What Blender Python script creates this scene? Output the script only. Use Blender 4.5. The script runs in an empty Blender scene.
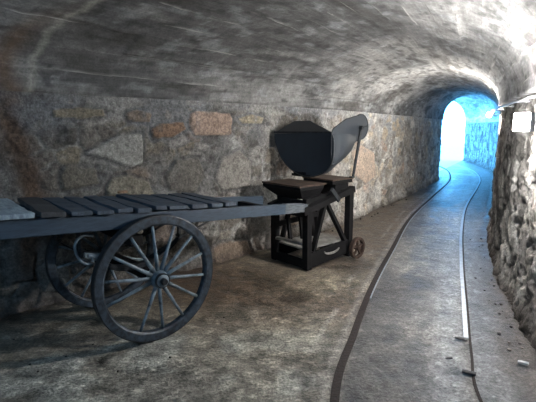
import bpy, bmesh, math, random
import numpy as np
from mathutils import Vector, Matrix
random.seed(7)
PI = math.pi
C = bpy.context.scene.collection
F_PX = 410.0
PITCH = math.atan(71 / F_PX)
CAMH = 1.5

# ---------------------------------------------------------------- site survey helpers (sight line -> ground / wall point)
def ray(x, y):
    a = (x - 268) / F_PX; b = (201 - y) / F_PX
    return Vector((a, math.cos(PITCH) + b * math.sin(PITCH), -math.sin(PITCH) + b * math.cos(PITCH)))
def ground(x, y, h=0.0):
    d = ray(x, y); t = (h - CAMH) / d.z
    return (d.x * t, d.y * t)

# ---------------------------------------------------------------- numpy noise
def _h(ix, iy, s):
    n = (ix.astype(np.int64) * 374761393 + iy.astype(np.int64) * 668265263 + int(s) * 1442695041) & 0xffffffff
    n = ((n ^ (n >> 13)) * 1274126177) & 0xffffffff
    n = n ^ (n >> 16)
    return (n & 0xffff) / 65535.0
def vn(x, y, s=0):
    ix = np.floor(x); iy = np.floor(y); fx = x - ix; fy = y - iy
    fx = fx * fx * (3 - 2 * fx); fy = fy * fy * (3 - 2 * fy)
    a = _h(ix, iy, s); b = _h(ix + 1, iy, s); c = _h(ix, iy + 1, s); d = _h(ix + 1, iy + 1, s)
    return (a * (1 - fx) + b * fx) * (1 - fy) + (c * (1 - fx) + d * fx) * fy
def fbm(x, y, s=0, o=4):
    r = 0; a = .5; t = 0
    for k in range(o):
        r = r + a * vn(x * 2 ** k, y * 2 ** k, s + k * 17); t += a; a *= .5
    return r / t
def sst(a, b, x):
    t = np.clip((x - a) / (b - a), 0, 1); return t * t * (3 - 2 * t)
def stones(s, h, cw, ch, seed):
    """irregular rubble pattern: edge distance, random id values"""
    s2 = s + .07 * (fbm(s * 4, h * 4, seed + 5) - .5) * 2; h2 = h + .05 * (fbm(s * 4 + 9, h * 4, seed + 9) - .5) * 2
    y = h2 / ch; row = np.floor(y)
    x = s2 / cw
    f1 = np.full(s.shape, 9.); f2 = np.full(s.shape, 9.); r1 = np.zeros(s.shape); r2 = np.zeros(s.shape); r3 = np.zeros(s.shape)
    cx = np.floor(x)
    for dj in (-1, 0, 1):
        for di in (-2, -1, 0, 1, 2):
            jy = row + dj; jx = cx + di
            px = jx + .5 + .85 * (_h(jx, jy, seed) - .5) + .5 * (jy % 2); py = jy + .5 + .7 * (_h(jx, jy, seed + 1) - .5)
            dx = np.abs(x - px); dy = np.abs(y - py)
            d = (dx ** 2.6 + dy ** 2.6) ** (1 / 2.6)
            m = d < f1
            f2 = np.where(m, f1, np.minimum(f2, d))
            r1 = np.where(m, _h(jx, jy, seed + 2), r1); r2 = np.where(m, _h(jx, jy, seed + 3), r2); r3 = np.where(m, _h(jx, jy, seed + 4), r3)
            f1 = np.where(m, d, f1)
    return f2 - f1, r1, r2, r3

# ---------------------------------------------------------------- materials
def nt(name):
    m = bpy.data.materials.new(name); m.use_nodes = True
    n = m.node_tree; b = n.nodes['Principled BSDF']; return m, n, b
def ramp(n, stops):
    r = n.nodes.new('ShaderNodeValToRGB')
    e = r.color_ramp.elements
    e[0].position = stops[0][0]; e[0].color = (*stops[0][1], 1)
    e[1].position = stops[-1][0]; e[1].color = (*stops[-1][1], 1)
    for p, c in stops[1:-1]:
        q = e.new(p); q.color = (*c, 1)
    return r
def noise(n, scale, detail=4, rough=.55, vec=None):
    t = n.nodes.new('ShaderNodeTexNoise'); t.inputs['Scale'].default_value = scale
    t.inputs['Detail'].default_value = detail; t.inputs['Roughness'].default_value = rough
    if vec: n.links.new(vec, t.inputs['Vector'])
    return t
def mix(n, a, b, fac, mode='MIX'):
    m = n.nodes.new('ShaderNodeMix'); m.data_type = 'RGBA'; m.blend_type = mode
    for k, v in ((6, a), (7, b), (0, fac)):
        if isinstance(v, (int, float)): m.inputs[k].default_value = v
        elif isinstance(v, tuple): m.inputs[k].default_value = (*v, 1)
        else: n.links.new(v, m.inputs[k])
    return m.outputs[2]
def bump(n, b, h, strength, dist, prev=None):
    u = n.nodes.new('ShaderNodeBump'); u.inputs['Strength'].default_value = strength; u.inputs['Distance'].default_value = dist
    n.links.new(h, u.inputs['Height'])
    if prev: n.links.new(prev, u.inputs['Normal'])
    n.links.new(u.outputs[0], b.inputs['Normal']); return u.outputs[0]
def simple(name, c1, c2, scale=12, rough=.6, metal=0., bmp=.3, stretch=(1, 1, 1), rvar=.15, dist=.004):
    m, n, b = nt(name)
    tc = n.nodes.new('ShaderNodeTexCoord'); mp = n.nodes.new('ShaderNodeMapping'); mp.inputs['Scale'].default_value = stretch
    n.links.new(tc.outputs['Object'], mp.inputs['Vector'])
    t = noise(n, scale, 6, .65, mp.outputs[0])
    r = ramp(n, [(.32, c1), (.68, c2)]); n.links.new(t.outputs[0], r.inputs[0])
    n.links.new(r.outputs[0], b.inputs['Base Color'])
    b.inputs['Metallic'].default_value = metal
    mr = n.nodes.new('ShaderNodeMapRange'); mr.inputs[3].default_value = rough - rvar; mr.inputs[4].default_value = rough + rvar
    n.links.new(t.outputs[0], mr.inputs[0]); n.links.new(mr.outputs[0], b.inputs['Roughness'])
    bump(n, b, t.outputs[0], bmp, dist)
    return m
def attr_mat(name, scale, rough, bmp, dist, var=.5, boards=False, spec=.4, coarse=14):
    """mineral surface: per-vertex albedo + fine procedural grain"""
    m, n, b = nt(name)
    at = n.nodes.new('ShaderNodeAttribute'); at.attribute_name = 'albedo'
    tc = n.nodes.new('ShaderNodeTexCoord')
    t = noise(n, scale, 5, .7, tc.outputs['Object']); t2 = noise(n, coarse, 5, .65, tc.outputs['Object'])
    r = ramp(n, [(.25, (1 - var,) * 3), (.5, (1, 1, 1)), (.78, (1 + var * 1.2,) * 3)]); n.links.new(t.outputs[0], r.inputs[0])
    r2 = ramp(n, [(.3, (1 - var * .9,) * 3), (.7, (1 + var * .7,) * 3)]); n.links.new(t2.outputs[0], r2.inputs[0])
    c = mix(n, at.outputs[0], r.outputs[0], 1.0, 'MULTIPLY'); c = mix(n, c, r2.outputs[0], 1.0, 'MULTIPLY')
    pn = bump(n, b, t2.outputs[0], bmp, dist * 2.5)
    pn = bump(n, b, t.outputs[0], bmp, dist, pn)
    if boards:
        uv = n.nodes.new('ShaderNodeUVMap'); uv.uv_map = 'board_run'
        wob = noise(n, 2.2, 3, .5, uv.outputs[0])
        sp = n.nodes.new('ShaderNodeSeparateXYZ'); n.links.new(uv.outputs[0], sp.inputs[0])
        a = n.nodes.new('ShaderNodeMath'); a.operation = 'MULTIPLY_ADD'; n.links.new(wob.outputs[0], a.inputs[0]); a.inputs[1].default_value = .035; n.links.new(sp.outputs[1], a.inputs[2])
        dv = n.nodes.new('ShaderNodeMath'); dv.operation = 'DIVIDE'; n.links.new(a.outputs[0], dv.inputs[0]); dv.inputs[1].default_value = .19
        fr = n.nodes.new('ShaderNodeMath'); fr.operation = 'FRACT'; n.links.new(dv.outputs[0], fr.inputs[0])
        rr = ramp(n, [(0, (1, 1, 1)), (.05, (.35, .35, .35)), (.12, (0, 0, 0)), (1, (0, 0, 0))]); n.links.new(fr.outputs[0], rr.inputs[0])
        mp = n.nodes.new('ShaderNodeMapping'); mp.inputs['Scale'].default_value = (1.3, 5, 1); n.links.new(uv.outputs[0], mp.inputs[0])
        br = noise(n, 1.5, 5, .7, mp.outputs[0]); brr = ramp(n, [(.46, (0, 0, 0)), (.6, (1, 1, 1))]); n.links.new(br.outputs[0], brr.inputs[0])
        msk = mix(n, rr.outputs[0], brr.outputs[0], 1.0, 'MULTIPLY')
        pick = noise(n, 1.1, 3, .5, mp.outputs[0]); pr = ramp(n, [(.42, (.07, .065, .06)), (.58, (.42, .42, .40))]); n.links.new(pick.outputs[0], pr.inputs[0])
        c = mix(n, c, pr.outputs[0], msk)
        mp2 = n.nodes.new('ShaderNodeMapping'); mp2.inputs['Scale'].default_value = (1.1, 14, 1); n.links.new(uv.outputs[0], mp2.inputs[0])
        gr = noise(n, 2.5, 6, .7, mp2.outputs[0]); grr = ramp(n, [(.3, (.72,) * 3), (.7, (1.25,) * 3)]); n.links.new(gr.outputs[0], grr.inputs[0])
        c = mix(n, c, grr.outputs[0], 1.0, 'MULTIPLY')
        pn = bump(n, b, gr.outputs[0], .5, .006, pn)
        pn = bump(n, b, msk, .7, .012, pn)
    n.links.new(c, b.inputs['Base Color'])
    b.inputs['Roughness'].default_value = rough; b.inputs['Specular IOR Level'].default_value = spec
    return m, n, b, t2
M = {}
M['wall'] = attr_mat('rubble_masonry', 60, .85, .8, .008, .55, coarse=24)[0]
M['vault'] = attr_mat('board_marked_concrete', 60, .8, .35, .004, .34, boards=True)[0]
fm, fn, fb, ft = attr_mat('gravelly_concrete', 62, .55, 1.0, .010, .88, spec=.5, coarse=7)
mr = fn.nodes.new('ShaderNodeMapRange'); mr.inputs[1].default_value = .35; mr.inputs[2].default_value = .7; mr.inputs[3].default_value = .30; mr.inputs[4].default_value = .62
fn.links.new(ft.outputs[0], mr.inputs[0]); fn.links.new(mr.outputs[0], fb.inputs['Roughness'])
M['floor'] = fm
M['paint'] = simple('blue_grey_painted_timber', (.018, .034, .056), (.040, .068, .104), 7, .55, 0, .4, (2, 2, 9), .12)
M['paint_worn'] = simple('worn_pale_timber', (.025, .034, .044), (.14, .16, .18), 9, .6, 0, .6, (1.5, 3, 9))
M['plank'] = simple('weathered_slate_plank', (.014, .024, .038), (.06, .09, .128), 9, .6, 0, .5, (6, 1, 2))
M['plank_pale'] = simple('bleached_blue_plank', (.12, .16, .20), (.34, .43, .49), 8, .6, 0, .5, (5, 1.2, 2))
M['plank_dark'] = simple('blackened_plank', (.012, .013, .015), (.06, .07, .08), 10, .55, 0, .7, (5, 1, 2))
M['splinter'] = simple('bare_orange_timber', (.16, .09, .05), (.35, .23, .15), 20, .8)
M['black'] = simple('blackened_timber', (.002, .002, .003), (.010, .010, .011), 16, .8, 0, .6)
M['black'].node_tree.nodes['Principled BSDF'].inputs['Specular IOR Level'].default_value = .22
M['iron'] = simple('dark_iron', (.012, .014, .017), (.05, .058, .068), 22, .5, .5, .5)
M['tyre'] = simple('worn_blue_black_rim', (.004, .006, .010), (.05, .075, .105), 26, .5, .15, .6)
M['spoke'] = simple('blue_grey_spoke_timber', (.03, .045, .06), (.20, .27, .33), 13, .5, 0, .5)
M['steel'] = simple('blue_black_sheet_steel', (.013, .023, .037), (.022, .037, .056), 5, .65, 0, .12)
M['steel_light'] = simple('grey_sheet_steel', (.022, .029, .038), (.036, .046, .058), 5, .65, 0, .12)
M['steel_hood'] = simple('dull_sheet_steel', (.028, .033, .04), (.05, .058, .068), 7, .7, 0, .2)
M['rust'] = simple('rusty_iron_top', (.02, .014, .011), (.11, .07, .048), 14, .8, 0, .6)
M['rustwheel'] = simple('rusty_cast_iron', (.022, .014, .011), (.09, .056, .042), 30, .75, .2, .6)
M['dusty'] = simple('dust_covered_board', (.13, .125, .115), (.30, .29, .27), 12, .85)
M['groove'] = simple('rusty_dirt_channel', (.006, .004, .004), (.026, .016, .013), 40, .85, 0, .9, dist=.01)
M['rail'] = simple('worn_rail_steel', (.20, .23, .27), (.42, .47, .53), 18, .42, .35, .4, rvar=.1)
M['conduit'] = simple('grey_conduit_metal', (.35, .37, .40), (.5, .52, .55), 15, .35, .7, .1)
M['housing'] = simple('grey_lamp_housing', (.16, .17, .19), (.22, .23, .25), 15, .5)
M['scrap'] = simple('white_scrap', (.55, .58, .6), (.8, .82, .84), 30, .6)
M['pebble'] = simple('dark_pebble', (.03, .027, .025), (.10, .093, .087), 25, .85)
M['pebble_pale'] = simple('pale_pebble', (.18, .16, .14), (.34, .31, .28), 25, .85)
M['slate'] = simple('dark_slate_flake', (.012, .012, .014), (.05, .05, .055), 25, .6)
def emis(name, col, st):
    m, n, b = nt(name); b.inputs['Base Color'].default_value = (.8, .8, .8, 1)
    b.inputs['Emission Color'].default_value = (*col, 1); b.inputs['Emission Strength'].default_value = st
    return m
M['bulb'] = emis('glowing_bulb_glass', (1, .94, .87), 2700)
M['flood'] = emis('lit_lamp_glass', (1, .965, .93), 1080)

# ---------------------------------------------------------------- mesh helpers
def tag(o, label=None, cat=None, group=None, kind=None):
    if label: o['label'] = label
    if cat: o['category'] = cat
    if group: o['group'] = group
    if kind: o['kind'] = kind
    return o
def empty(name, loc=(0, 0, 0), rz=0.):
    o = bpy.data.objects.new(name, None); C.objects.link(o); o.location = loc; o.rotation_euler = (0, 0, rz); o.empty_display_size = .1
    return o
def obj(name, bm, mat, parent=None, smooth=False, bevel=0., loc=None):
    bmesh.ops.recalc_face_normals(bm, faces=bm.faces)
    me = bpy.data.meshes.new(name); bm.to_mesh(me); bm.free()
    if smooth:
        for p in me.polygons: p.use_smooth = True
    me.materials.append(mat)
    o = bpy.data.objects.new(name, me); C.objects.link(o)
    if parent: o.parent = parent
    if loc: o.location = loc
    if bevel:
        b = o.modifiers.new('bevel', 'BEVEL'); b.width = bevel; b.segments = 2; b.limit_method = 'ANGLE'
    return o
def hexa(bm, c8):
    v = [bm.verts.new(c) for c in c8]
    for f in ((0, 3, 2, 1), (4, 5, 6, 7), (0, 1, 5, 4), (1, 2, 6, 5), (2, 3, 7, 6), (3, 0, 4, 7)): bm.faces.new([v[i] for i in f])
def box(bm, x0, x1, y0, y1, z0, z1):
    hexa(bm, [(x0, y0, z0), (x1, y0, z0), (x1, y1, z0), (x0, y1, z0), (x0, y0, z1), (x1, y0, z1), (x1, y1, z1), (x0, y1, z1)])
def beam(bm, a, b, w, h, up=(0, 0, 1), w2=None, h2=None, seg=1, jit=0.):
    """rectangular bar from a to b, w across, h along 'up'; optional wear by jitter"""
    a = Vector(a); b = Vector(b); d = (b - a).normalized(); up = Vector(up)
    s = d.cross(up).normalized(); u = s.cross(d).normalized()
    w2 = w2 or w; h2 = h2 or h; rings = []
    for k in range(seg + 1):
        t = k / seg; p = a.lerp(b, t); W = (w + (w2 - w) * t) / 2; H = (h + (h2 - h) * t) / 2
        rings.append([bm.verts.new(p + s * (sx * W + random.uniform(-jit, jit)) + u * (sz * H + random.uniform(-jit, jit))) for sx, sz in ((-1, -1), (1, -1), (1, 1), (-1, 1))])
    for r, q in zip(rings, rings[1:]):
        for i in range(4): bm.faces.new((r[i], r[(i + 1) % 4], q[(i + 1) % 4], q[i]))
    bm.faces.new(rings[0][::-1]); bm.faces.new(rings[-1])
def tube(bm, pts, r, n=8, closed=False):
    pts = [Vector(p) for p in pts]; rings = []
    rs = r if isinstance(r, (list, tuple)) else [r] * len(pts)
    prev = None
    for i, p in enumerate(pts):
        if closed: d = pts[(i + 1) % len(pts)] - pts[i - 1]
        else: d = pts[min(i + 1, len(pts) - 1)] - pts[max(i - 1, 0)]
        d.normalize()
        ref = Vector((0, 0, 1)) if abs(d.z) < .9 else Vector((1, 0, 0))
        if prev is not None: ref = prev
        s = d.cross(ref).normalized(); u = s.cross(d).normalized(); prev = u
        rings.append([bm.verts.new(p + (s * math.cos(2 * PI * k / n) + u * math.sin(2 * PI * k / n)) * rs[i]) for k in range(n)])
    m = len(rings)
    for i in range(m if closed else m - 1):
        q = rings[(i + 1) % m]
        for k in range(n): bm.faces.new((rings[i][k], rings[i][(k + 1) % n], q[(k + 1) % n], q[k]))
    if not closed: bm.faces.new(rings[0][::-1]); bm.faces.new(rings[-1])
def lathe_y(bm, prof, n=48, c=(0, 0, 0), closed=True):
    """revolve (r, y) profile about the local Y axis"""
    rings = []
    for k in range(n):
        a = 2 * PI * k / n
        rings.append([bm.verts.new((c[0] + r * math.cos(a), c[1] + y, c[2] + r * math.sin(a))) for r, y in prof])
    m = len(prof)
    for k in range(n):
        q = rings[(k + 1) % n]
        for i in range(m if closed else m - 1):
            bm.faces.new((rings[k][i], rings[k][(i + 1) % m], q[(i + 1) % m], q[i]))
    if not closed:
        bm.faces.new([r[0] for r in rings]); bm.faces.new([r[-1] for r in rings])
def prism(bm, poly, fn, t):
    """poly of 2D pts; fn(u, v, off)->3D; thickness t"""
    a = [bm.verts.new(fn(u, v, 0)) for u, v in poly]; b = [bm.verts.new(fn(u, v, t)) for u, v in poly]
    bm.faces.new(a); bm.faces.new(b[::-1]); n = len(a)
    for i in range(n): bm.faces.new((a[i], b[i], b[(i + 1) % n], a[(i + 1) % n]))
def catmull(P, per=12):
    P = [Vector((*p, 0)) if len(p) == 2 else Vector(p) for p in P]; out = []
    for i in range(len(P) - 1):
        p0 = P[max(i - 1, 0)]; p1 = P[i]; p2 = P[i + 1]; p3 = P[min(i + 2, len(P) - 1)]
        if i == 0: p0 = p1 * 2 - p2
        if i + 2 > len(P) - 1: p3 = p2 * 2 - p1
        for k in range(per):
            t = k / per
            out.append(.5 * ((2 * p1) + (p2 - p0) * t + (2 * p0 - 5 * p1 + 4 * p2 - p3) * t * t + (3 * p1 - p0 - 3 * p2 + p3) * t ** 3))
    out.append(P[-1]); return out
def grid_mesh(name, X, Y, Z, col, mat, uv=None):
    nu, nv = X.shape
    me = bpy.data.meshes.new(name)
    co = np.stack([X, Y, Z], -1).reshape(-1, 3)
    idx = np.arange(nu * nv).reshape(nu, nv)
    q = np.stack([idx[:-1, :-1], idx[1:, :-1], idx[1:, 1:], idx[:-1, 1:]], -1).reshape(-1, 4)
    me.vertices.add(len(co)); me.vertices.foreach_set('co', co.ravel())
    me.loops.add(q.size); me.loops.foreach_set('vertex_index', q.ravel().astype(np.int32))
    me.polygons.add(len(q)); me.polygons.foreach_set('loop_start', (np.arange(len(q)) * 4).astype(np.int32))
    me.update(calc_edges=True)
    a = me.color_attributes.new('albedo', 'FLOAT_COLOR', 'POINT')
    c4 = np.concatenate([np.clip(col, 0, 1), np.ones(col.shape[:2] + (1,))], -1).reshape(-1).astype(np.float32)
    a.data.foreach_set('color', c4)
    if uv is not None:
        u = me.uv_layers.new(name='board_run'); u.data.foreach_set('uv', uv.reshape(-1, 2)[q.ravel()].ravel().astype(np.float32))
    me.polygons.foreach_set('use_smooth', [True] * len(q))
    me.materials.append(mat); me.validate()
    o = bpy.data.objects.new(name, me); C.objects.link(o); o['kind'] = 'structure'
    return o

# ---------------------------------------------------------------- plan of the gallery (left wall foot, right wall foot, crown height)
ST = [((-3.7, -2.6), (1.15, -3.4), 2.75), ((-3.75, -.6), (1.15, -2.2), 2.75), ((-3.6, 1.0), (1.18, -.8), 2.75), ((-3.1, 2.2), (1.30, .5), 2.72), ((-2.35, 2.98), (1.55, 1.6), 2.68),
      ((-1.67, 3.60), (1.80, 2.5), 2.62), ((-.65, 4.50), (2.07, 3.26), 2.56), ((.62, 5.85), (2.50, 4.33), 2.50), ((1.50, 6.93), (3.10, 5.60), 2.46), ((2.22, 7.97), (4.05, 7.28), 2.44),
      ((3.38, 9.64), (5.50, 9.88), 2.48), ((4.58, 11.45), (6.95, 12.55), 2.56), ((5.10, 12.25), (8.05, 14.6), 2.62), ((5.40, 12.95), (8.95, 17.2), 2.66), ((5.52, 13.8), (9.75, 20.6), 2.66)]
SPR = 1.82
PER = 14
Lc = catmull([a for a, b, c in ST], PER); Rc = catmull([b for a, b, c in ST], PER); Kc = catmull([(c, 0) for a, b, c in ST], PER)
def resample(poly, steps_near, steps_far, near):
    """arc-length resample, finer where close to the visitor"""
    P = np.array([[p.x, p.y] for p in poly]); d = np.r_[0, np.cumsum(np.hypot(*np.diff(P, axis=0).T))]
    s = [0.]
    while s[-1] < d[-1]:
        x = np.interp(s[-1], d, P[:, 0]); y = np.interp(s[-1], d, P[:, 1])
        s.append(s[-1] + (steps_near if near(x, y) else steps_far))
    s = np.array(s); s[-1] = d[-1]
    return s, np.interp(s, d, P[:, 0]), np.interp(s, d, P[:, 1]), d, P
nearf = lambda x, y: y > .9 and y < 7.5
# --- left wall
s, wx, wy, dL, PL_ = resample(Lc, .013, .04, lambda x, y: 2.2 < y < 7.2)
nv = 130
hh = np.linspace(-.05, SPR + .03, nv)
S, H = np.meshgrid(s, hh, indexing='ij')
tx = np.gradient(wx, s); ty = np.gradient(wy, s); ln = np.hypot(tx, ty); tx /= ln; ty /= ln
def on_left_wall(px, py):
    r = ray(px, py); best = None
    for i in range(len(PL_) - 1):
        ax, ay = PL_[i]; bx, by = PL_[i + 1]
        den = r.x * (by - ay) - r.y * (bx - ax)
        if abs(den) < 1e-9: continue
        k = (ax * (by - ay) - ay * (bx - ax)) / den
        if k <= 0: continue
        X, Y = r.x * k, r.y * k
        u = ((X - ax) * (bx - ax) + (Y - ay) * (by - ay)) / ((bx - ax) ** 2 + (by - ay) ** 2)
        if 0 <= u <= 1 and (best is None or k < best[0]): best = (k, dL[i] + u * (dL[i + 1] - dL[i]), CAMH + r.z * k)
    return best[1:]
e, r1, r2, r3 = stones(S, H, .27, .19, 3)
mort = 1 - sst(.02, .16, e + .22 * (fbm(S * 9, H * 9, 33, 4) - .5))
big = fbm(S * 1.4, H * 1.4, 31); mid = fbm(S * 5, H * 5, 41, 5); fine = fbm(S * 18, H * 18, 51)
def mixc(a, b, t): return a * (1 - t[..., None]) + b * t[..., None]
A_ = lambda *c: np.array(c, float)
base = np.zeros(S.shape + (3,)) + A_(.235, .215, .19)
base = mixc(base, A_(.36, .31, .235), sst(.55, .75, r1)); base = mixc(base, A_(.42, .405, .38), sst(.78, .9, r1)); base = mixc(base, A_(.15, .14, .125), sst(.25, .1, r1))
base = mixc(base, A_(.32, .235, .185), sst(.93, .96, r2) * .6)
base = base * (.72 + .56 * mid[..., None])
mcol = mixc(np.zeros(S.shape + (3,)) + A_(.27, .27, .265), A_(.52, .52, .505), sst(.5, .75, fbm(S * 3, H * 3, 61, 5)))
cover = np.clip(.8 * mort + .85 * sst(.46, .62, fbm(S * 3.4, H * 3.4, 71, 5)), 0, 1)
col = mixc(base, mcol, cover * .85)
disp = (1 - mort) * (.004 + .016 * r3) * (1 - .8 * cover) + .055 * (mid - .5) + .030 * (fbm(S * 13, H * 13, 55, 4) - .5) + .012 * (fine - .5) + .05 * (big - .5)
speck = sst(.58, .70, fbm(S * 11, H * 11, 56, 4)); col = mixc(col, A_(.50, .49, .46), speck * .35)
pit = sst(.60, .72, fbm(S * 9, H * 12, 57, 4)); col = mixc(col, A_(.09, .085, .08), pit * .6); disp = disp - .012 * pit
# the stones one can recognise
KS = [([(52, 109), (78, 107), (104, 109), (106, 116), (80, 119), (54, 117)], (.40, .35, .26)),
      ([(126, 112), (138, 109), (152, 113), (150, 122), (136, 122), (127, 119)], (.34, .27, .21)),
      ([(152, 129), (160, 123), (184, 122), (187, 130), (172, 137), (154, 139)], (.33, .215, .145)),
      ([(191, 114), (196, 111), (230, 113), (233, 120), (232, 135), (196, 136), (190, 125)], (.47, .35, .28)),
      ([(238, 118), (252, 114), (264, 117), (262, 124), (242, 123)], (.44, .38, .28)),
      ([(84, 153), (110, 140), (122, 134), (143, 134), (144, 165), (132, 168), (110, 160)], (.56, .55, .51)),
      ([(106, 190), (112, 178), (130, 175), (150, 182), (156, 196), (108, 196)], (.38, .35, .28)),
      ([(212, 259), (214, 248), (222, 243), (248, 240), (249, 262), (214, 266)], (.36, .28, .22)),
      ([(60, 176), (66, 166), (96, 168), (100, 184), (64, 190)], (.26, .24, .20)),
      ([(165, 176), (176, 160), (200, 158), (206, 176), (196, 192), (170, 190)], (.24, .225, .20)),
      ([(215, 176), (222, 158), (240, 150), (252, 162), (250, 186), (222, 190)], (.36, .34, .31)),
      ([(352, 152), (362, 145), (374, 152), (376, 176), (366, 184), (356, 176)], (.33, .27, .22)),
      ([(36, 270), (50, 262), (70, 268), (74, 292), (44, 292)], (.24, .245, .235)),
      ([(2, 250), (20, 244), (36, 252), (34, 280), (8, 284)], (.21, .215, .21))]
for poly, c in KS:
    q = [on_left_wall(*p) for p in poly]
    qx = np.array([a for a, b in q]); qy = np.array([b for a, b in q])
    i0, i1 = np.searchsorted(s, [qx.min() - .12, qx.max() + .12])
    sx = S[i0:i1] + .02 * (fbm(S[i0:i1] * 12, H[i0:i1] * 12, 5) - .5); sy = H[i0:i1] + .02 * (fbm(S[i0:i1] * 12, H[i0:i1] * 12, 6) - .5)
    inside = np.zeros(sx.shape, bool); dist = np.full(sx.shape, 9.)
    n_ = len(qx)
    for i in range(n_):
        x0, y0, x1, y1 = qx[i], qy[i], qx[(i + 1) % n_], qy[(i + 1) % n_]
        with np.errstate(all='ignore'):
            cr = ((y0 > sy) != (y1 > sy)) & (sx < (x1 - x0) * (sy - y0) / (y1 - y0 + 1e-12) + x0)
        inside ^= cr
        t = np.clip(((sx - x0) * (x1 - x0) + (sy - y0) * (y1 - y0)) / ((x1 - x0) ** 2 + (y1 - y0) ** 2), 0, 1)
        dist = np.minimum(dist, np.hypot(sx - x0 - t * (x1 - x0), sy - y0 - t * (y1 - y0)))
    sd = np.where(inside, dist, -dist)
    m_ = sst(-.004, .012, sd); edge = sst(-.05, -.01, sd) * (1 - m_)
    cc = A_(*c) * (.78 + .44 * fbm(sx * 9, sy * 9, 8, 5)[..., None])
    dirt = sst(.6, .8, fbm(sx * 7, sy * 7, 88, 4)) * .4
    cc = mixc(cc, A_(.3, .29, .28), dirt)
    col[i0:i1] = mixc(mixc(col[i0:i1], A_(.17, .17, .168), edge * .65), cc, m_)
    flat = .028 + .012 * (fbm(sx * 8, sy * 8, 9) - .5)
    disp[i0:i1] = disp[i0:i1] * (1 - m_) + flat * m_ - edge * .014
# lime wash running down from the springing, rust stain, darker band at the foot
so, _ = on_left_wall(22, 150)
rust = np.exp(-((S - so + .05 * np.sin(H * 5)) / .085) ** 2) * sst(.3, .7, H + .5 * fbm(S * 4, H * 2, 12)) * (.55 + .5 * mid)
col = mixc(col, A_(.17, .10, .062), np.clip(rust * 1.3, 0, .85))
lime = sst(.60, .8, fbm(S * 7, H * 1.3, 14, 4)) * sst(1.35, 1.8, H) * .75
col = mixc(col, A_(.50, .51, .52), lime)
wash = sst(.42, .6, fbm(S * 2.1, H * 3.1, 17, 5)) * sst(1.2, 1.65, H) * .65; col = mixc(col, A_(.30, .32, .345) * (.7 + .6 * mid[..., None]), wash * (1 - sst(.26, .34, col[..., 0])))
band = sst(SPR - .14, SPR - .02, H + .05 * (fbm(S * 3, H * 0, 15) - .5)) * .5
col = mixc(col, A_(.33, .34, .35), band)
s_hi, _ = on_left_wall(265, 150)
col = col * (.50 + .40 * sst(-2.6, .6, S - s_hi) + 1.15 * sst(.2, 3.0, S - s_hi))[..., None]     # soot near, limewash deeper in, exaggerated to paint the lighting into the colour
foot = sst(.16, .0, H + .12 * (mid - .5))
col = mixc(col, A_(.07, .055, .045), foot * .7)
disp = disp + .05 * sst(.16, -.02, H) + .02 * (fbm(S * .9, H * 2, 16) - .5)
disp = disp * (1 - .85 * sst(SPR - .16, SPR - .04, H))
# inward normal of left wall is to the right of travel
X = wx[:, None] + ty[:, None] * (disp - .02); Y = wy[:, None] - tx[:, None] * (disp - .02)
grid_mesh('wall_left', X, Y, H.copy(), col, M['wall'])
# --- right wall (rougher hewn, smeared with mortar)
s, wx, wy, dR, PR_ = resample(Rc, .016, .045, lambda x, y: 1.8 < y < 7.5)
nv = 120; hh = np.linspace(-.05, SPR + .03, nv)
S, H = np.meshgrid(s, hh, indexing='ij')
tx = np.gradient(wx, s); ty = np.gradient(wy, s); ln = np.hypot(tx, ty); tx /= ln; ty /= ln
e, r1, r2, r3 = stones(S + 50, H, .17, .34, 21)
mort = 1 - sst(.03, .16, e); mid = fbm(S * 6, H * 4, 141, 5); fine = fbm(S * 22, H * 16, 151); big = fbm(S * 1.7, H * 1.1, 131)
base = mixc(np.zeros(S.shape + (3,)) + A_(.19, .18, .17), A_(.38, .36, .33), sst(.4, .8, r1)); base = mixc(base, A_(.07, .065, .06), sst(.75, .9, r2) * .8)
col = mixc(base * (.6 + .8 * mid[..., None]), A_(.5, .49, .47), sst(.50, .62, fbm(S * 9, H * 4.5, 161, 5)) * .8)
crack = np.maximum(sst(.06, .0, np.abs(fbm(S * 5, H * 2.2, 171, 4) - .5)), sst(.035, .0, np.abs(fbm(S * 11, H * 3.5, 172, 4) - .5))) * .8
col = mixc(col, A_(.035, .033, .03), crack * .8) * .62
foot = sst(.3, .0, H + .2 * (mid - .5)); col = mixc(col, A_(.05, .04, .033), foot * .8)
disp = (1 - mort) * (.006 + .018 * r3) + .05 * (fbm(S * 10, H * 2.6, 181, 5) - .5) + .05 * (mid - .5) + .03 * (fine - .5) + .09 * (big - .5) - .035 * crack + .05 * sst(.2, -.02, H)
fadeT = sst(SPR + .03, SPR - .15, H)
disp = disp * (.4 + .6 * fadeT)
X = wx[:, None] - ty[:, None] * (disp - .04); Y = wy[:, None] + tx[:, None] * (disp - .04)
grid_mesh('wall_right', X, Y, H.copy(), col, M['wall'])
# --- vault
NU = 620
u = np.linspace(0, len(Lc) - 1, NU); arr = lambda P, k: np.interp(u, np.arange(len(P)), [p[k] for p in P])
lx, ly, rx, ry, kh = arr(Lc, 0), arr(Lc, 1), arr(Rc, 0), arr(Rc, 1), arr(Kc, 0)
NV = 130; th = np.linspace(0, PI, NV)
cx = (lx + rx) / 2; cy = (ly + ry) / 2; hx = (lx - rx) / 2; hy = (ly - ry) / 2
run = np.r_[0, np.cumsum(np.hypot(np.diff(cx), np.diff(cy)))]
ct = np.cos(th); sn = np.sin(th) ** .86
ext = 1 - .022 / np.hypot(hx, hy)[:, None]
Xb = cx[:, None] + hx[:, None] * ct[None, :] * ext; Yb = cy[:, None] + hy[:, None] * ct[None, :] * ext
Zb = SPR - .02 + (kh[:, None] - SPR) * sn[None, :]
wid = np.hypot(hx, hy) * 2
V = np.cumsum(np.r_[[0], np.hypot(np.diff(ct) * 1.3, np.diff(sn) * .75)])[None, :] + 0 * Xb
U = run[:, None] + 0 * Xb
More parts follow.
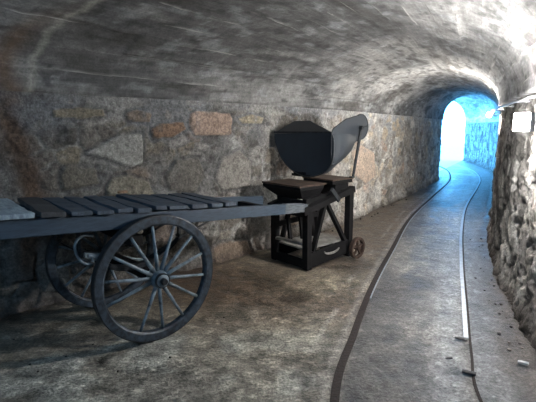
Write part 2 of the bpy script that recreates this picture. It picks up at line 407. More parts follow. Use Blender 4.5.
bd = np.floor(V / .19); off = (_h(bd, bd * 0 + np.floor(U / 2.2), 5) - .5) * .022
nz = .05 * (fbm(U * 1.2, V * 1.6, 201) - .5) + .018 * (fbm(U * 5, V * 9, 211) - .5) + off
edgef = np.clip(np.minimum(th, PI - th) / .12, 0, 1)[None, :]
Zb = Zb + nz * edgef
big = fbm(U * .9, V * 1.3, 221, 5); st_ = fbm(U * 1.4 + V * 1.2, V * 5 - U * .6, 231, 5)
col = mixc(np.zeros(U.shape + (3,)) + A_(.13, .132, .133), A_(.30, .30, .295), sst(.38, .66, big))
bl = fbm(U * 3.2, V * 6.5, 261, 5); col = col * (.62 + .76 * bl[..., None]); col = mixc(col, A_(.40, .42, .44), sst(.60, .70, fbm(U * 7, V * 12, 262, 4)) * .4)
dk = sst(.60, .68, fbm(U * 6, V * 16, 263, 4)); col = mixc(col, A_(.05, .05, .05), dk * .6)
col = mixc(col, A_(.44, .44, .43), sst(.60, .78, st_) * .45)
col = mixc(col, A_(.06, .055, .05), sst(.60, .75, fbm(U * 1.1, V * 4, 241, 5)) * .7)
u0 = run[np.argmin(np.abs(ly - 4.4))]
col = col * (.50 + .40 * sst(-2.2, 1.5, U - u0) + 1.1 * sst(.3, 3.8, U - u0))[..., None]  # vault colour darkened near and lightened deep to stand in for lamp light
ur = run[np.argmin(np.hypot(lx + 2.0, ly - 3.3))]
rust = np.exp(-((U - ur + .1 * np.sin(V * 6)) / .10) ** 2) * sst(1.0, .1, V) * .8 * (.3 + fbm(U * 9, V * 5, 22))
col = mixc(col, A_(.12, .075, .045), np.clip(rust, 0, .8))
cal = sst(.05, .0, np.abs(U - ur - .12 - .25 * (fbm(U * 0, V * 4, 252) - .5))) * .4
col = mixc(col, A_(.42, .42, .36), cal)
def lips(A, a, b): return np.concatenate([a[:, None], A, b[:, None]], 1)
Xb = lips(Xb, cx + hx * 1.12, cx - hx * 1.12); Yb = lips(Yb, cy + hy * 1.12, cy - hy * 1.12); Zb = lips(Zb, 0 * cx + SPR - .015, 0 * cx + SPR - .015)
U = lips(U, U[:, 0], U[:, -1]); V = lips(V, V[:, 0], V[:, -1]); col = np.concatenate([col[:, :1], col, col[:, -1:]], 1)
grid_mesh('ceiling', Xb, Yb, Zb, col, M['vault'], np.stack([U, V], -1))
# --- floor
RL = catmull([(.20, -1.6), (.20, -.2), (.25, 1.1), (.402, 2.131), (.657, 2.845), (1.034, 3.801), (1.60, 5.05), (2.485, 6.95), (3.83, 9.33), (5.35, 12.0), (6.30, 14.1), (6.95, 16.0), (7.4, 18.0)], 14)
RR = catmull([(1.0, -1.6), (.98, -.2), (1.02, 1.1), (1.17, 2.078), (1.369, 2.6), (1.70, 3.35), (2.21, 4.50), (2.98, 6.15), (3.98, 8.1), (5.50, 10.7), (6.55, 12.6), (7.50, 14.8), (8.1, 16.8), (8.45, 18.2)], 14)
NU = 760; u = np.linspace(0, len(Lc) - 1, NU)
lx, ly, rx, ry = arr(Lc, 0), arr(Lc, 1), arr(Rc, 0), arr(Rc, 1)
NVf = 190; w = np.linspace(-.04, 1.04, NVf)
X = lx[:, None] * (1 - w) + rx[:, None] * w; Y = ly[:, None] * (1 - w) + ry[:, None] * w
def dist_poly(X, Y, P):
    d = np.full(X.shape, 99.); sd = np.full(X.shape, 99.)
    for a, b in zip(P, P[1:]):
        ex, ey = b.x - a.x, b.y - a.y; L2 = ex * ex + ey * ey
        t = np.clip(((X - a.x) * ex + (Y - a.y) * ey) / L2, 0, 1)
        q = np.hypot(X - a.x - t * ex, Y - a.y - t * ey); cr = np.sign(ex * (Y - a.y) - ey * (X - a.x))
        m = q < d; d = np.where(m, q, d); sd = np.where(m, -q * cr, sd)     # + = right of the line
    return sd
dl = dist_poly(X, Y, RL); dr = dist_poly(X, Y, RR)
n1 = fbm(X * .9, Y * .9, 301, 5); n2 = fbm(X * 4, Y * 4, 311, 5); n3 = fbm(X * 16, Y * 16, 321, 3)
wob = .12 * (n2 - .5)
col = mixc(np.zeros(X.shape + (3,)) + A_(.13, .105, .082), A_(.25, .22, .17), sst(.4, .65, n1 + .3 * (n2 - .5)))
gx, gy = ground(150, 385)
near_patch = np.exp(-(((X - gx) / 1.3) ** 2 + ((Y - gy) / .75) ** 2))
col = mixc(col, A_(.33, .33, .295), np.clip(near_patch * (0.45 + 1.1 * sst(.4, .62, n2)), 0, .92))
bx, by = ground(225, 285); brown = np.exp(-(((X - bx) / .8) ** 2 + ((Y - by) / .7) ** 2)); col = mixc(col, A_(.10, .066, .045), np.clip(brown, 0, .8))
damp = sst(.56, .7, fbm(X * 2.2, Y * 2.2, 331, 5)); col = col * (1 - .4 * damp[..., None])
betw = sst(-.02, .05, dl + wob * .2) * sst(.03, -.04, dr)
grey = mixc(np.zeros(X.shape + (3,)) + A_(.085, .08, .075), A_(.21, .20, .18), sst(.38, .66, fbm(X * 1.3, Y * 1.3, 341, 5)))
col = mixc(col, grey, betw)
side = sst(.0, .05, dr + wob * .2); col = mixc(col, A_(.15, .155, .16) * (.7 + .6 * n2[..., None]), side)
strip = np.exp(-((dr + .11 + .05 * (n2 - .5)) / .11) ** 2); col = mixc(col, A_(.28, .29, .30), strip * .75)
ridge = np.exp(-((dl + .085 + .02 * (n2 - .5)) / .028) ** 2); col = mixc(col, A_(.24, .225, .20), ridge * .7)
ridge2 = np.exp(-((dl + .24 + .10 * (n1 - .5)) / .018) ** 2) * sst(.4, .6, n2); col = mixc(col, A_(.32, .31, .28), ridge2 * .6)
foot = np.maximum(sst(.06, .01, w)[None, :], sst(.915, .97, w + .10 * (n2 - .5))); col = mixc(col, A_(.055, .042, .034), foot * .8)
gritty = .5 * _h(np.floor(X * 90), np.floor(Y * 90), 9) + .5 * vn(X * 42, Y * 42, 19); col = col * (.65 + .65 * gritty[..., None] + .45 * (gritty[..., None] > .80))
Z = .010 * (n1 - .5) + .012 * (n2 - .5) + .006 * (n3 - .5) + .018 * sst(.94, 1.0, w) * n2 + .018 * sst(.06, 0, w) * n2
flatm = np.maximum(np.exp(-(dl / .10) ** 2), np.exp(-(dr / .06) ** 2))
Z = Z * (1 - .9 * flatm) + .006 * ridge - .004
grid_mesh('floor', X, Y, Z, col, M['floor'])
# --- closing wall behind the visitor, and the bright yard outside the portal
a = Vector((*ST[0][0], 0)); b = Vector((*ST[0][1], 0))
gu, gv = np.meshgrid(np.linspace(-.06, 1.06, 60), np.linspace(-.05, 2.85, 40), indexing='ij')
d_ = (b - a)
nn = fbm(gu * 14, gv * 4, 77)
grid_mesh('wall_back', a.x + d_.x * gu + 0 * gv, a.y + d_.y * gu + .05 * nn, gv, np.stack([.16 + .1 * nn] * 3, -1), M['wall'])
bm = bmesh.new()
box(bm, 5.6, 30, 13.6, 45, -.08, -.02)
yard = obj('ground_outside', bm, simple('pale_yard_gravel', (.5, .5, .48), (.62, .62, .6), 6, .9)); yard['kind'] = 'structure'

# ---------------------------------------------------------------- rails set in the floor
def strip(bm, P, o0, o1, z0, z1):
    """ribbon bar following P, between lateral offsets o0..o1 (+ = right)"""
    rings = []
    for i, p in enumerate(P):
        d = (P[min(i + 1, len(P) - 1)] - P[max(i - 1, 0)]).normalized(); n = Vector((d.y, -d.x, 0))
        rings.append([bm.verts.new(Vector((p.x, p.y, 0)) + n * o + Vector((0, 0, z))) for o, z in ((o0, z0), (o1, z0), (o1, z1), (o0, z1))])
    for r, q in zip(rings, rings[1:]):
        for i in range(4): bm.faces.new((r[i], r[(i + 1) % 4], q[(i + 1) % 4], q[i]))
    bm.faces.new(rings[0][::-1]); bm.faces.new(rings[-1])
r = tag(empty('rail', (0, 0, 0)), 'narrow rail sunk in a rusty dark groove, nearer the cart and rubble wall', 'rail')
bm = bmesh.new(); strip(bm, RL, -.042, .010, -.03, .0015); obj('groove', bm, M['groove'], r)
bm = bmesh.new(); strip(bm, RL[66:], .010, .020, -.03, .005); obj('rail_head', bm, M['rail'], r)
r = tag(empty('rail', (0, 0, 0)), 'thin pale shiny rail set in the concrete on the side of the rough right wall', 'rail')
bm = bmesh.new(); strip(bm, RR[60:], -.017, .017, -.03, .005); obj('rail_head', bm, M['rail'], r)
bm = bmesh.new(); strip(bm, RR, .017, .034, -.03, .002); obj('groove', bm, M['groove'], r)

# ---------------------------------------------------------------- handcart
HD = math.radians(48)
DV = Vector((math.sin(HD), math.cos(HD), 0)); NV_ = Vector((-math.cos(HD), math.sin(HD), 0))
ROT = math.atan2(DV.y, DV.x)
WC = Vector((-.843, 2.714, 0)) + NV_ * .425
cart = tag(empty('handcart', WC, ROT), 'long blue-grey wooden handcart with slatted bed and two big spoked wheels', 'cart')
WR = .457
def make_wheel(y, out, phase, skip=None):
    wh = empty('wheel', (.095 if y < 0 else .03, y, WR)); wh.parent = cart
    bm = bmesh.new()
    R0, R1 = WR - .068, WR - .006
    lathe_y(bm, [(R0, -.020), (R0 + .012, -.029), (R1, -.029), (R1, .029), (R0 + .012, .029), (R0, .020)], 72)
    obj('rim', bm, M['tyre'], wh, smooth=False)
    bm = bmesh.new(); lathe_y(bm, [(R1 - .001, -.031), (WR, -.028), (WR, .028), (R1 - .001, .031)], 72)
    obj('iron_tyre', bm, M['iron'], wh)
    bm = bmesh.new()
    prof = [(.001, -.085), (.040, -.085), (.047, -.080), (.050, -.062), (.052, -.055), (.062, -.035), (.066, 0), (.062, .035), (.052, .06), (.045, .085), (.001, .085)]
    lathe_y(bm, [(r_, yy * -out) for r_, yy in prof][::1], 28, closed=False)
    obj('hub', bm, M['spoke'], wh, smooth=True)
    bm = bmesh.new(); lathe_y(bm, [(.047, -.012), (.053, -.012), (.053, .012), (.047, .012)], 28, (0, out * .070, 0)); obj('hub_band', bm, M['iron'], wh)
    bm = bmesh.new(); lathe_y(bm, [(.001, -.022), (.020, -.022), (.024, -.012), (.024, .012), (.001, .012)], 16, (0, out * .092, 0), closed=False); obj('axle_cap', bm, M['iron'], wh)
    for k in range(14):
        if k == skip: continue
        a = phase + 2 * PI * k / 14
        bm = bmesh.new(); dr_ = Vector((math.cos(a), 0, math.sin(a)))
        p0 = dr_ * .055 + Vector((0, out * .012, 0)); p1 = dr_ * .17 + Vector((0, out * .010, 0)); p2 = dr_ * (R0 + .01)
        tube(bm, [p0, p1, dr_ * .28 + Vector((0, out * .005, 0)), p2], [.0165, .0135, .0105, .0115], 8)
        obj('spoke', bm, M['spoke'], wh, smooth=True)
    return wh
make_wheel(-.400, -1, math.radians(16), 8)
make_wheel(.425, 1, math.radians(5))
def bz(t): return .885 - .0796 * t        # centre height of the side beams along the bed (the bed tips towards the stand)
def side_beam(y, t0, t1, worn):
    bm = bmesh.new(); beam(bm, (t0, y, bz(t0) - .004), (t1, y, bz(t1)), .055, .112, seg=14, jit=.0012, h2=.092)
    return obj('side_beam', bm, M['paint'], cart, bevel=.004)
side_beam(-.305, -.84, 1.44, True); side_beam(.305, -.84, 1.70, False)
bm = bmesh.new(); beam(bm, (1.44, -.305, bz(1.44) + .002), (1.70, -.305, bz(1.70) + .002), .056, .096, seg=6, jit=.003, h2=.082)
o = obj('beam_end', bm, M['paint_worn'], cart, bevel=.004); o['label'] = 'worn pale end of the near side beam'
bm = bmesh.new(); beam(bm, (-.862, -.305, bz(-.862)), (-.84, -.305, bz(-.84)), .057, .115, seg=2, jit=.003)
o = obj('beam_end', bm, M['paint_worn'], cart, bevel=.003); o['label'] = 'bleached end grain of the near side beam'
PLK = [(-.86, -.63, 'plank_pale', 0, .0), (-.605, -.462, 'plank_dark', .004, .05), (-.435, -.305, 'plank', 0, .03), (-.285, -.172, 'plank', -.002, .0), (-.145, -.032, 'plank', .002, .02),
       (-.010, .10, 'plank', .0, .0), (.118, .21, 'plank', .012, -.01), (.235, .395, 'plank', .004, .015), (.42, .562, 'plank', .006, .0), (.595, .70, 'plank', .008, .01), (.735, .845, 'plank', .008, .0)]
for t0, t1, mk, dz, sk in PLK:
    bm = bmesh.new(); tm = (t0 + t1) / 2
    zt = bz(tm) + .054 + .016 + dz
    n0 = -.36 + random.uniform(-.012, .008); n1_ = .345 + random.uniform(-.015, .015)
    yaw = random.uniform(-.008, .008)
    beam(bm, (tm, n0, zt), (tm + sk * .2 + yaw, n1_, zt + random.uniform(0, .006)), (t1 - t0) - .006, .031, seg=9, jit=.0038)
    for v in bm.verts: v.co.z -= (v.co.x - tm) * .0796
    o = obj('plank', bm, M[mk], cart, bevel=.004)
    if mk == 'plank_pale': o['label'] = 'bleached pale blue plank'
    if mk == 'plank_dark': o['label'] = 'blackened rough plank'
for t in (1.05, 1.38):      # bearers between the side beams
    bm = bmesh.new(); beam(bm, (t, -.28, bz(t) - .02), (t, .28, bz(t) - .02), .06, .05, seg=3, jit=.001); obj('cross_bearer', bm, M['black'], cart, bevel=.003)
bm = bmesh.new(); beam(bm, (.09, -.30, WR), (.035, .34, WR), .07, .075, seg=3); tube(bm, [(.095, -.40, WR), (.03, .43, WR)], .02, 12); obj('axle', bm, M['black'], cart, bevel=.004)
for y in (-.24, .24):
    bm = bmesh.new(); n = 17
    for lv, ln_ in ((0, .36), (1, .27), (2, .18)):
        pts = [(x, y, WR + .055 + lv * .013 + .16 * (x / .36) ** 2) for x in np.linspace(-ln_, ln_, n)]
        for p, q in zip(pts, pts[1:]): beam(bm, p, q, .045, .012)
    obj('leaf_spring', bm, M['iron'], cart)
    for sx in (-1, 1):
        bm = bmesh.new(); x0 = sx * .37; z0 = WR + .235
        beam(bm, (x0, y, z0), (x0, y, bz(x0) - .05), .03, .018, (1, 0, 0)); tube(bm, [(x0, y - .03, z0), (x0, y + .03, z0)], .016, 10)
        obj('spring_hanger', bm, M['iron'], cart)
def cart_local(px, py, y):
    r_ = ray(px, py); A = WC + NV_ * y; k = (A.x * NV_.x + A.y * NV_.y) / (r_.x * NV_.x + r_.y * NV_.y)
    P = Vector((r_.x * k, r_.y * k, CAMH + r_.z * k)) - WC; return (P.dot(DV), y, P.z)
bm = bmesh.new()
tube(bm, [cart_local(p_.x, p_.y, -.25) for p_ in catmull([(93, 236), (85, 235), (78, 239), (75, 246), (76, 253), (80, 260), (86, 264), (92, 262), (92, 257), (88, 256)], 4)], .010, 8)
o = obj('spring_scroll', bm, M['spoke'], cart, smooth=True)
bm = bmesh.new(); p = cart_local(92, 257, -.16); beam(bm, (p[0] - .05, -.16, p[2] + .02), (p[0] + .10, -.16, p[2] - .01), .03, .035, seg=3, jit=.003); o = obj('bracket', bm, M['spoke'], cart, bevel=.004)
bm = bmesh.new(); beam(bm, (-.6, 0, bz(-.6) - .08), (.9, 0, bz(.9) - .08), .07, .06, seg=3); obj('centre_bearer', bm, M['black'], cart, bevel=.003)
bm = bmesh.new(); beam(bm, (0, -.30, WR + .27), (0, .30, WR + .27), .09, .07, seg=3); obj('bolster', bm, M['black'], cart, bevel=.004)
bm = bmesh.new(); tube(bm, [(.12, -.2, WR + .1), (.45, -.2, .68), (.75, -.2, .78)], .010, 8); tube(bm, [(.12, .2, WR + .1), (.45, .2, .68), (.75, .2, .78)], .010, 8); obj('tie_rod', bm, M['iron'], cart, smooth=True)

# ---------------------------------------------------------------- black timber stand on small wheels
NC = Vector((.443, 4.233, 0))
stand = tag(empty('machine_stand', NC, ROT), 'black timber trestle stand on small iron wheels under the steel bucket', 'stand')
def part(name, mat, fn, parent=stand, bevel=.004, smooth=False):
    bm = bmesh.new(); fn(bm); return obj(name, bm, mat, parent, smooth, bevel)
DEP = .53; LN = .72
zt = lambda t: .655 + .145 * t / LN
for t, y in ((.0, .03), (LN, .03), (.0, DEP), (LN, DEP)):
    part('post', M['black'], lambda b: beam(b, (t, y, .01 if t == 0 else .04), (t - .01, y, zt(t)), .075, .075, (0, 1, 0), seg=8, jit=.002))
for y in (.03, DEP):
    part('top_rail', M['black'], lambda b: beam(b, (-.09, y, zt(-.09) + .012), (LN + .05, y, zt(LN + .05) + .012),   .078, .07, seg=6, jit=.002))
    part('skirt_board', M['black'], lambda b: beam(b, (.0, y - .012 if y < .1 else y + .012, .105), (LN, y - .012 if y < .1 else y + .012, .145), .036, .165, seg=6, jit=.002))
    part('brace', M['black'], lambda b: beam(b, (.30, y, zt(.3) - .01), (.64, y, .22), .04, .055, (0, 1, 0), seg=4, jit=.002))
    part('brace', M['black'], lambda b: beam(b, (.28, y + .01, zt(.28) - .01), (.10, y + .01, .19), .04, .055, (0, 1, 0), seg=4, jit=.002))
for t in (.0, LN):
    part('cross_rail', M['black'], lambda b: beam(b, (t, .03, zt(t) - .04), (t, DEP, zt(t) - .04), .055, .07, seg=4, jit=.002))
    part('cross_rail', M['black'], lambda b: beam(b, (t, .0, .06), (t, DEP + .02, .06), .055, .09, seg=4, jit=.002))
o = part('end_rail', M['dusty'], lambda b: beam(b, (-.012, .05, .285), (-.012, DEP, .275), .05, .03, seg=4, jit=.002)); o['label'] = 'dust-topped low end rail'
for k in (0, 1, 2):
    part('inner_slat', M['black'], lambda b: beam(b, (.12 + .2 * k, .40, .20), (.07 + .2 * k, .42, .66), .045, .03, (0, 1, 0), seg=3, jit=.002))
o = part('shelf_board', M['dusty'], lambda b: box(b, .02, LN - .02, .06, DEP - .03, .205, .225)); o['label'] = 'pale dusty shelf board'
def crescent(b):
    pts = []
    for k in range(13):
        a = PI + PI * k / 12; pts.append((.35 + .13 * math.cos(a), .175 + .05 * math.sin(a)))
    for k in range(13):
        a = 2 * PI - PI * k / 12; pts.append((.35 + .12 * math.cos(a), .177 + .028 * math.sin(a)))
    prism(b, pts, lambda u_, v_, o_: (u_, -.018 - o_, v_), .012)
part('notch_highlight', M['dusty'], crescent, bevel=0)  # pale crescent added as the highlight of a lit cutout in the skirt
part('middle_rail', M['black'], lambda b: beam(b, (0, DEP - .02, .43), (LN, DEP - .02, .46), .04, .06, seg=4, jit=.002))
def small_wheel(y):
    c = (.755, y, .128); wh = empty('small_wheel', c); wh.parent = stand
    part('rim', M['rustwheel'], lambda b: lathe_y(b, [(.098, -.022), (.128, -.022), (.128, .022), (.098, .022)], 36), wh, .003)
    part('hub', M['rustwheel'], lambda b: lathe_y(b, [(.001, -.035), (.024, -.035), (.030, -.02), (.030, .02), (.024, .035), (.001, .035)], 16, closed=False), wh, 0)
    for k in range(5):
        a = .3 + 2 * PI * k / 5
        part('spoke', M['rustwheel'], lambda b: beam(b, (.02 * math.cos(a), 0, .02 * math.sin(a)), (.105 * math.cos(a), 0, .105 * math.sin(a)), .018, .022, (0, 1, 0)), wh, .002)
small_wheel(-.075); small_wheel(DEP + .07)
part('axle', M['iron'], lambda b: (tube(b, [(.755, -.11, .128), (.755, DEP + .11, .128)], .014, 10), beam(b, (.70, .03, .128), (.775, .03, .128), .05, .06), beam(b, (.70, DEP, .128), (.775, DEP, .128), .05, .06)), bevel=0)
# table on top of the stand: tapering hopper-like slab, a second little table carrying the lever foot
def slab(b):
    zb, z1, z2 = .765, .855, .905
    lo = [(.02, .14), (.26, .12), (.26, .54), (.02, .54)]; up = [(-.10, .05), (.30, .07), (.31, .64), (-.11, .63)]
    hexa(b, [(x, y, zb) for x, y in lo] + [(x, y, z1 + .02) for x, y in up])
    hexa(b, [(x, y, z1 + .0205) for x, y in up] + [(x, y, z2) for x, y in up])
part('table_block', M['black'], slab)
o = part('table_top', M['rust'], lambda b: beam(b, (-.108, .35, .915), (.318, .35, .915), .60, .018, seg=8, jit=.003)); o['label'] = 'rusty brown top of the table'
part('bearer', M['black'], lambda b: (beam(b, (.02, .10, .74), (.68, .10, .80), .06, .06), beam(b, (.02, .50, .74), (.68, .50, .80), .06, .06), beam(b, (.05, .1, .70), (.05, .5, .70), .06, .09), beam(b, (.6, .03, .80), (.6, .53, .80), .08, .07)))
part('small_table', M['black'], lambda b: (box(b, .36, .72, .0, .44, .905, .945), box(b, .46, .70, .04, .40, .80, .895)))
o = part('small_table_top', M['rust'], lambda b: box(b, .352, .73, -.01, .45, .945, .960)); o['label'] = 'rusty iron plate carrying the lever foot'
part('bracket', M['iron'], lambda b: beam(b, (.33, -.01, .86), (.47, -.01, .72), .05, .03, (0, 1, 0), seg=2))

# ---------------------------------------------------------------- steel bucket
BO = NC + DV * .33 + NV_ * .008
bucket = tag(empty('tipping_bucket', (BO.x, BO.y, .90), ROT), 'dark steel half-round tipping bucket with one round-ended side arm and a lever rod', 'bucket')
ZR = 1.478 - .90; BW = .905; BD = .50
_prof = catmull([(.0, ZR), (-.032, 1.39 - .9), (-.036, 1.28 - .9), (-.022, 1.171 - .9), (.050, 1.068 - .9), (.16, 1.005 - .9), (.30, .972 - .9), (.43, .978 - .9), (.56, 1.012 - .9), (.69, 1.085 - .9), (.80, 1.20 - .9), (.875, 1.335 - .9), (BW, ZR - .025)], 4)
D = [(p_.x, p_.y) for p_ in _prof]
def dplate(b): prism(b, D, lambda u_, v_, o_: (o_, u_, v_), .008)
bm = bmesh.new(); dplate(bm); o = obj('end_plate', bm, M['steel'], bucket); o['label'] = 'dark half-round end plate facing the cart'
ARM = [(-.005, 1.470), (.019, 1.512), (.23, 1.615)] 
cA = (.515, 1.535); rA = .142
for k in range(0, 19):
    a = math.radians(118 - k * 205 / 18); ARM.append((cA[0] + rA * math.cos(a), cA[1] + rA * math.sin(a)))
ARM += [(.405, 1.365), (.348, 1.276), (.251, 1.207), (.138, 1.151), (.018, 1.120), (-.005, 1.2)]
def plate_len(z):      # how far back the shell reaches at height z (lower edge of the arm)
    return float(np.interp(z, [.0 + .97, 1.10, 1.151, 1.207, 1.276, 1.365, 1.478], [.06, .08, .12, .20, .30, .37, .42]))
def side_arm(y, t, ARM=ARM, pivot=True):
    bm = bmesh.new(); prism(bm, [(u_, v_ - .90) for u_, v_ in ARM], lambda u_, v_, o_: (u_, y + o_, v_), t)
    o = obj('side_arm', bm, M['steel_light'], bucket, bevel=.002)
    # dark folded edge round the arm
    bm = bmesh.new(); pts = [(u_, y + t / 2, v_ - .90) for u_, v_ in ARM]
    tube(bm, pts, .0075, 6, closed=True); obj('edge_bead', bm, M['iron'], o, smooth=True)
    if not pivot: return
    bm = bmesh.new(); lathe_y(bm, [(.001, -.02), (.016, -.02), (.020, -.012), (.020, .03), (.001, .03)], 12, (cA[0] - .02, y - .004, cA[1] - .90 - .01), closed=False); obj('pivot_bolt', bm, M['iron'], o)
side_arm(-.008, .008); #FAR[(-.005, 1.46), (.19, 1.575), (.24, 1.598), (.46, 1.60), (.52, 1.585), (.62, 1.50), (.66, 1.44), (.50, 1.36), (.348, 1.276), (.251, 1.207), (.138, 1.151), (.018, 1.120)], False)
def bucket_local(px, py, x):     # point on the vertical cross plane x behind the end plate
    r_ = ray(px, py); A = BO + DV * x; k = (A.x * DV.x + A.y * DV.y) / (r_.x * DV.x + r_.y * DV.y)
    P = Vector((r_.x * k, r_.y * k, CAMH + r_.z * k)) - BO; return (x, P.dot(NV_), P.z - .90)
a0 = bucket_local(294.5, 121, .36); a1 = bucket_local(309.5, 120.6, .36)
bm = bmesh.new(); q_ = [(.004, BW, ZR - .012), (.004, .0, ZR), a1, a0]
hexa(bm, [Vector(v) for v in q_] + [Vector(v) + Vector((.006, 0, -.008)) for v in q_])
r0 = [Vector(a1), Vector(a0)]
hexa(bm, [r0[0], r0[1], Vector((.38, BW, .42)), Vector((.38, 0, .42))] + [r0[0] + Vector((.01, 0, 0)), r0[1] + Vector((.01, 0, 0)), Vector((.39, BW, .42)), Vector((.39, 0, .42))])
o = obj('hood', bm, M['steel_hood'], bucket); o['label'] = 'grey sloping hood plate above the end plate'
bm = bmesh.new(); rows = []
for (y, z) in D[1:-1]:
    L_ = plate_len(z + .90) + .01
    rows.append([[bm.verts.new((x, BW / 2 + (y - BW / 2) * sc, ZR + (z - ZR) * sc)) for x in (.004, L_ * .5, L_)] for sc in (1., .985)])
for a_, b_ in zip(rows, rows[1:]):
    for sidx in (0, 1):
        for i in range(2): bm.faces.new((a_[sidx][i], a_[sidx][i + 1], b_[sidx][i + 1], b_[sidx][i]))
    bm.faces.new((a_[0][2], a_[1][2], b_[1][2], b_[0][2])); bm.faces.new((a_[0][0], a_[1][0], b_[1][0], b_[0][0]))
o = obj('shell', bm, M['steel_light'], bucket, smooth=True); o['label'] = 'curved grey shell of the bucket'
bm = bmesh.new(); tube(bm, [(.0, y, z) for y, z in D[1:-1]], .006, 6); obj('edge_bead', bm, M['iron'], bucket, smooth=True)
bm = bmesh.new(); box(bm, -.01, .014, 0, BW, ZR - .012, ZR + .006); obj('top_lip', bm, M['iron'], bucket, bevel=.002)
bm = bmesh.new(); beam(bm, (.04, .30, .077), (.04, .60, .077), .08, .030); beam(bm, (.05, .34, .09), (.05, .58, .09), .07, .04); box(bm, .0, .07, .36, .56, .065, .12); obj('cradle', bm, M['black'], bucket, bevel=.004)
# lever rod from the pivot down to the small table
bm = bmesh.new(); beam(bm, (cA[0] - .02, -.028, cA[1] - .90 - .01), (.37, -.028, .075), .018, .040, (1, 0, 0), h2=.03, seg=6)
tube(bm, [(cA[0] - .02, -.05, cA[1] - .91), (cA[0] - .02, -.01, cA[1] - .91)], .026, 12); beam(bm, (.33, -.02, .069), (.39, -.02, .069), .04, .016)
obj('lever_rod', bm, M['iron'], bucket, bevel=.002)
bm = bmesh.new(); tube(bm, [(cA[0] - .02, -.045, cA[1] - .90 - .01), (cA[0] + .05, -.06, cA[1] - .90 + .012)], .006, 8); obj('pivot_pin', bm, M['iron'], bucket)

# wood scraps lying on the cart and on the stand
def chunk(name, loc, size, mat, label, cat, group=None, rz=None, seed=0):
    rnd = random.Random(seed); bm = bmesh.new(); bmesh.ops.create_icosphere(bm, subdivisions=2, radius=1)
    for v in bm.verts:
        f = 1 + rnd.uniform(-.22, .22); c = v.co * f
        v.co = Vector((max(-.8, min(.8, c.x)) * size[0], max(-.8, min(.8, c.y)) * size[1], max(-.75, min(.75, c.z)) * size[2]))
    o = obj(name, bm, mat); o.location = loc; o.rotation_euler = (0, 0, rz if rz is not None else rnd.uniform(0, PI))
    return tag(o, label, cat, group)
p = WC + DV * .165 + NV_ * .30
chunk('wood_scrap', (p.x, p.y, bz(.165) + .054 + .047 + .022), (.05, .035, .014), M['splinter'], 'small orange-brown wood scrap on the far edge of the cart planks', 'wood scrap', rz=ROT, seed=3)
p = NC + DV * -.06 + NV_ * .02
chunk('wood_splinter', (p.x, p.y, zt(-.06) + .012 + .035 + .030), (.05, .022, .025), M['paint_worn'], 'pale wood splinter on the front corner of the black stand', 'wood scrap', rz=ROT, seed=5)

# ---------------------------------------------------------------- litter on the floor
def gl(px, py, h=0.): x, y = ground(px, py); return (x, y, h)
chunk('paper_scrap', gl(523, 365, .016), (.040, .016, .012), M['scrap'], 'white scrap lying on the floor at the foot of the right wall', 'scrap', rz=-.5, seed=9)
chunk('slate_flake', gl(469, 374, .010), (.050, .020, .012), M['slate'], 'larger black stone flake across the pale strip nearest the camera', 'stone flake', rz=-.55, seed=11)
chunk('slate_flake', gl(461, 340, .010), (.055, .018, .010), M['slate'], 'long dark stone flake farthest up the pale strip beside the right rail', 'stone flake', rz=-.35, seed=12)
chunk('slate_flake', gl(449, 359, .006), (.030, .007, .007), M['slate'], 'thin dark sliver on the left border of the pale strip', 'stone flake', rz=.1, seed=13)
rnd = random.Random(4)
wallR = catmull([b for a, b, c in ST], 14)
for k in range(34):
    i = rnd.randrange(5 * 14, 8 * 14); q = wallR[i]; q2 = wallR[i + 1]; d = (q2 - q).normalized(); off = .07 + rnd.random() ** 2.5 * .15
    sz = rnd.uniform(.006, .019)
    P = q + Vector((-d.y, d.x, 0)) * off
    chunk('pebble', (P.x, P.y, sz * .5), (sz, sz * .8, sz * .6), M['pebble' if rnd.random() < .75 else 'pebble_pale'], 'small loose stone in the dirt along the foot of the right wall', 'stone', 'loose stones along the right wall', seed=100 + k)
wallL = catmull([a for a, b, c in ST], 14)
for k in range(34):
    i = rnd.randrange(7 * 14, 10 * 14); q = wallL[i]; d = (wallL[i + 1] - q).normalized(); off = .06 + rnd.random() ** 2 * .15
    sz = rnd.uniform(.010, .024); P = q + Vector((d.y, -d.x, 0)) * off
    chunk('pebble', (P.x, P.y, sz * .5), (sz, sz * .8, sz * .6), M['pebble' if rnd.random() < .5 else 'pebble_pale'], 'small loose stone at the foot of the rubble wall beyond the stand', 'stone', 'loose stones along the rubble wall', seed=200 + k)
for k, (px, py) in enumerate([(122, 333), (93, 345), (30, 365), (66, 357), (38, 372), (170, 358), (200, 300), (224, 318), (14, 340), (118, 372)]):
    sz = rnd.uniform(.006, .012)
    chunk('pebble', gl(px, py, sz * .55), (sz, sz * .8, sz * .6), M['pebble'], 'tiny dark stone scattered on the concrete in front of the cart', 'stone', 'tiny stones in front of the cart', seed=300 + k)

# ---------------------------------------------------------------- lamps and conduit on the right wall
def wall_off(i, off, z): 
    q = wallR[i]; d = (wallR[min(i + 1, len(wallR) - 1)] - q).normalized(); return q + Vector((-d.y, d.x, 0)) * off + Vector((0, 0, z))
bm = bmesh.new(); pts = [wall_off(i, .085, 1.735 + .004 * math.sin(i * .8)) for i in range(14 * 4, 14 * 9, 3)]
tube(bm, pts, .011, 8); cond = tag(obj('conduit_pipe', bm, M['conduit'], smooth=True), 'thin metal conduit pipe running along the top of the right wall', 'pipe')
for i in range(14 * 5, 14 * 9, 9):
    bm = bmesh.new(); a_ = wall_off(i, -.02, 1.735); b_ = wall_off(i, .09, 1.735); beam(bm, a_, b_, .02, .012); obj('pipe_clip', bm, M['housing'], cond)
r_ = ray(489, 115); k_ = 6.2 / r_.y; BP = Vector((r_.x * k_, 6.2, CAMH + r_.z * k_))
lampo = tag(empty('light_bulb', BP), 'small round glowing bulb hanging under the conduit at the edge of the right wall', 'light bulb')
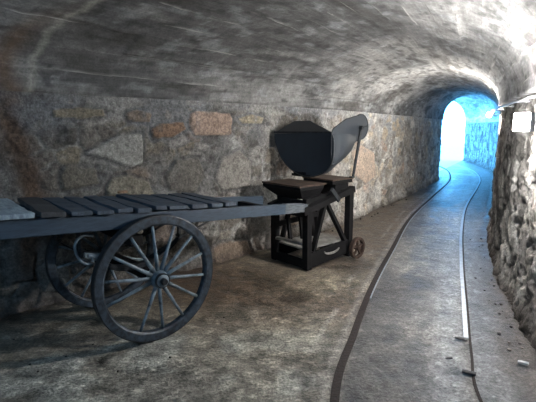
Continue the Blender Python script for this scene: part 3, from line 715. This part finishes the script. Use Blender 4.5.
bm = bmesh.new(); bmesh.ops.create_uvsphere(bm, u_segments=20, v_segments=14, radius=.034)
for v in bm.verts:
    if v.co.z > 0: v.co.x *= 1 - v.co.z * 9; v.co.y *= 1 - v.co.z * 9
obj('bulb_glass', bm, M['bulb'], lampo, smooth=True)
bm = bmesh.new(); tube(bm, [(0, 0, .024), (0, 0, .045), (.01, 0, .062), (.05, -.01, .075), (.085, -.03, .078)], [.014, .014, .008, .006, .006], 12); obj('lamp_socket', bm, M['housing'], lampo, smooth=True)
r_ = ray(527, 122); k_ = 3.0 / r_.y; FP = Vector((r_.x * k_, 3.0, CAMH + r_.z * k_))
fl = tag(empty('wall_lamp', FP, math.radians(-20)), 'bright rectangular lit lamp mounted on the right wall', 'lamp')
bm = bmesh.new(); box(bm, -.075, .004, -.055, .055, -.062, .062); obj('lamp_glass', bm, M['flood'], fl, bevel=.003)
bm = bmesh.new(); box(bm, .0045, .040, -.055, .055, -.068, .068); obj('lamp_housing', bm, M['housing'], fl, bevel=.006)
bm = bmesh.new(); beam(bm, (.041, 0, 0), (.17, 0, 0), .04, .03); obj('wall_bracket', bm, M['housing'], fl)

# ---------------------------------------------------------------- daylight and an added fill lamp behind the visitor
wd = bpy.data.worlds.new('sky'); bpy.context.scene.world = wd; wd.use_nodes = True
bg = wd.node_tree.nodes['Background']; bg.inputs[0].default_value = (.11, .47, 1, 1); bg.inputs[1].default_value = 15.0
def area(name, loc, target, sx, sy, energy, col, portal=False):
    l = bpy.data.lights.new(name, 'AREA'); l.shape = 'RECTANGLE'; l.size = sx; l.size_y = sy; l.energy = energy; l.color = col
    o = bpy.data.objects.new(name, l); C.objects.link(o); o.location = loc
    o.rotation_euler = (Vector(target) - Vector(loc)).to_track_quat('-Z', 'Y').to_euler()
    if portal: l.cycles.is_portal = True
    return o
mo = (Vector((*ST[-1][0], 1.25)) + Vector((*ST[-1][1], 1.25))) / 2
mw = (Vector(ST[-1][0]) - Vector(ST[-1][1])).length
dirm = Vector((*ST[-1][1], 0)) - Vector((*ST[-1][0], 0)); inn = Vector((dirm.y, -dirm.x, 0)).normalized()
area('portal_sky', mo - Vector((inn.x, inn.y, 0)) * .0, mo + inn, mw, 2.6, 1, (1, 1, 1), portal=True)
area('rear_cool_fill', (-1.7, .0, 2.45), (-.9, 3.2, .4), 1.3, .8, 30, (.40, .69, 1))  # added unseen area lamp, stands in for cool light from an assumed opening

# ---------------------------------------------------------------- camera and view
cam = bpy.data.cameras.new('camera'); co = bpy.data.objects.new('camera', cam); C.objects.link(co)
cam.sensor_width = 36; cam.lens = F_PX / 536 * 36; cam.clip_start = .05
co.location = (0, 0, CAMH); co.rotation_euler = (PI / 2 - PITCH, 0, 0)
sc = bpy.context.scene; sc.camera = co
vs = sc.view_settings; vs.view_transform = 'Standard'; vs.look = 'None'; vs.gamma = 1; vs.use_curve_mapping = False; vs.exposure = 0.0
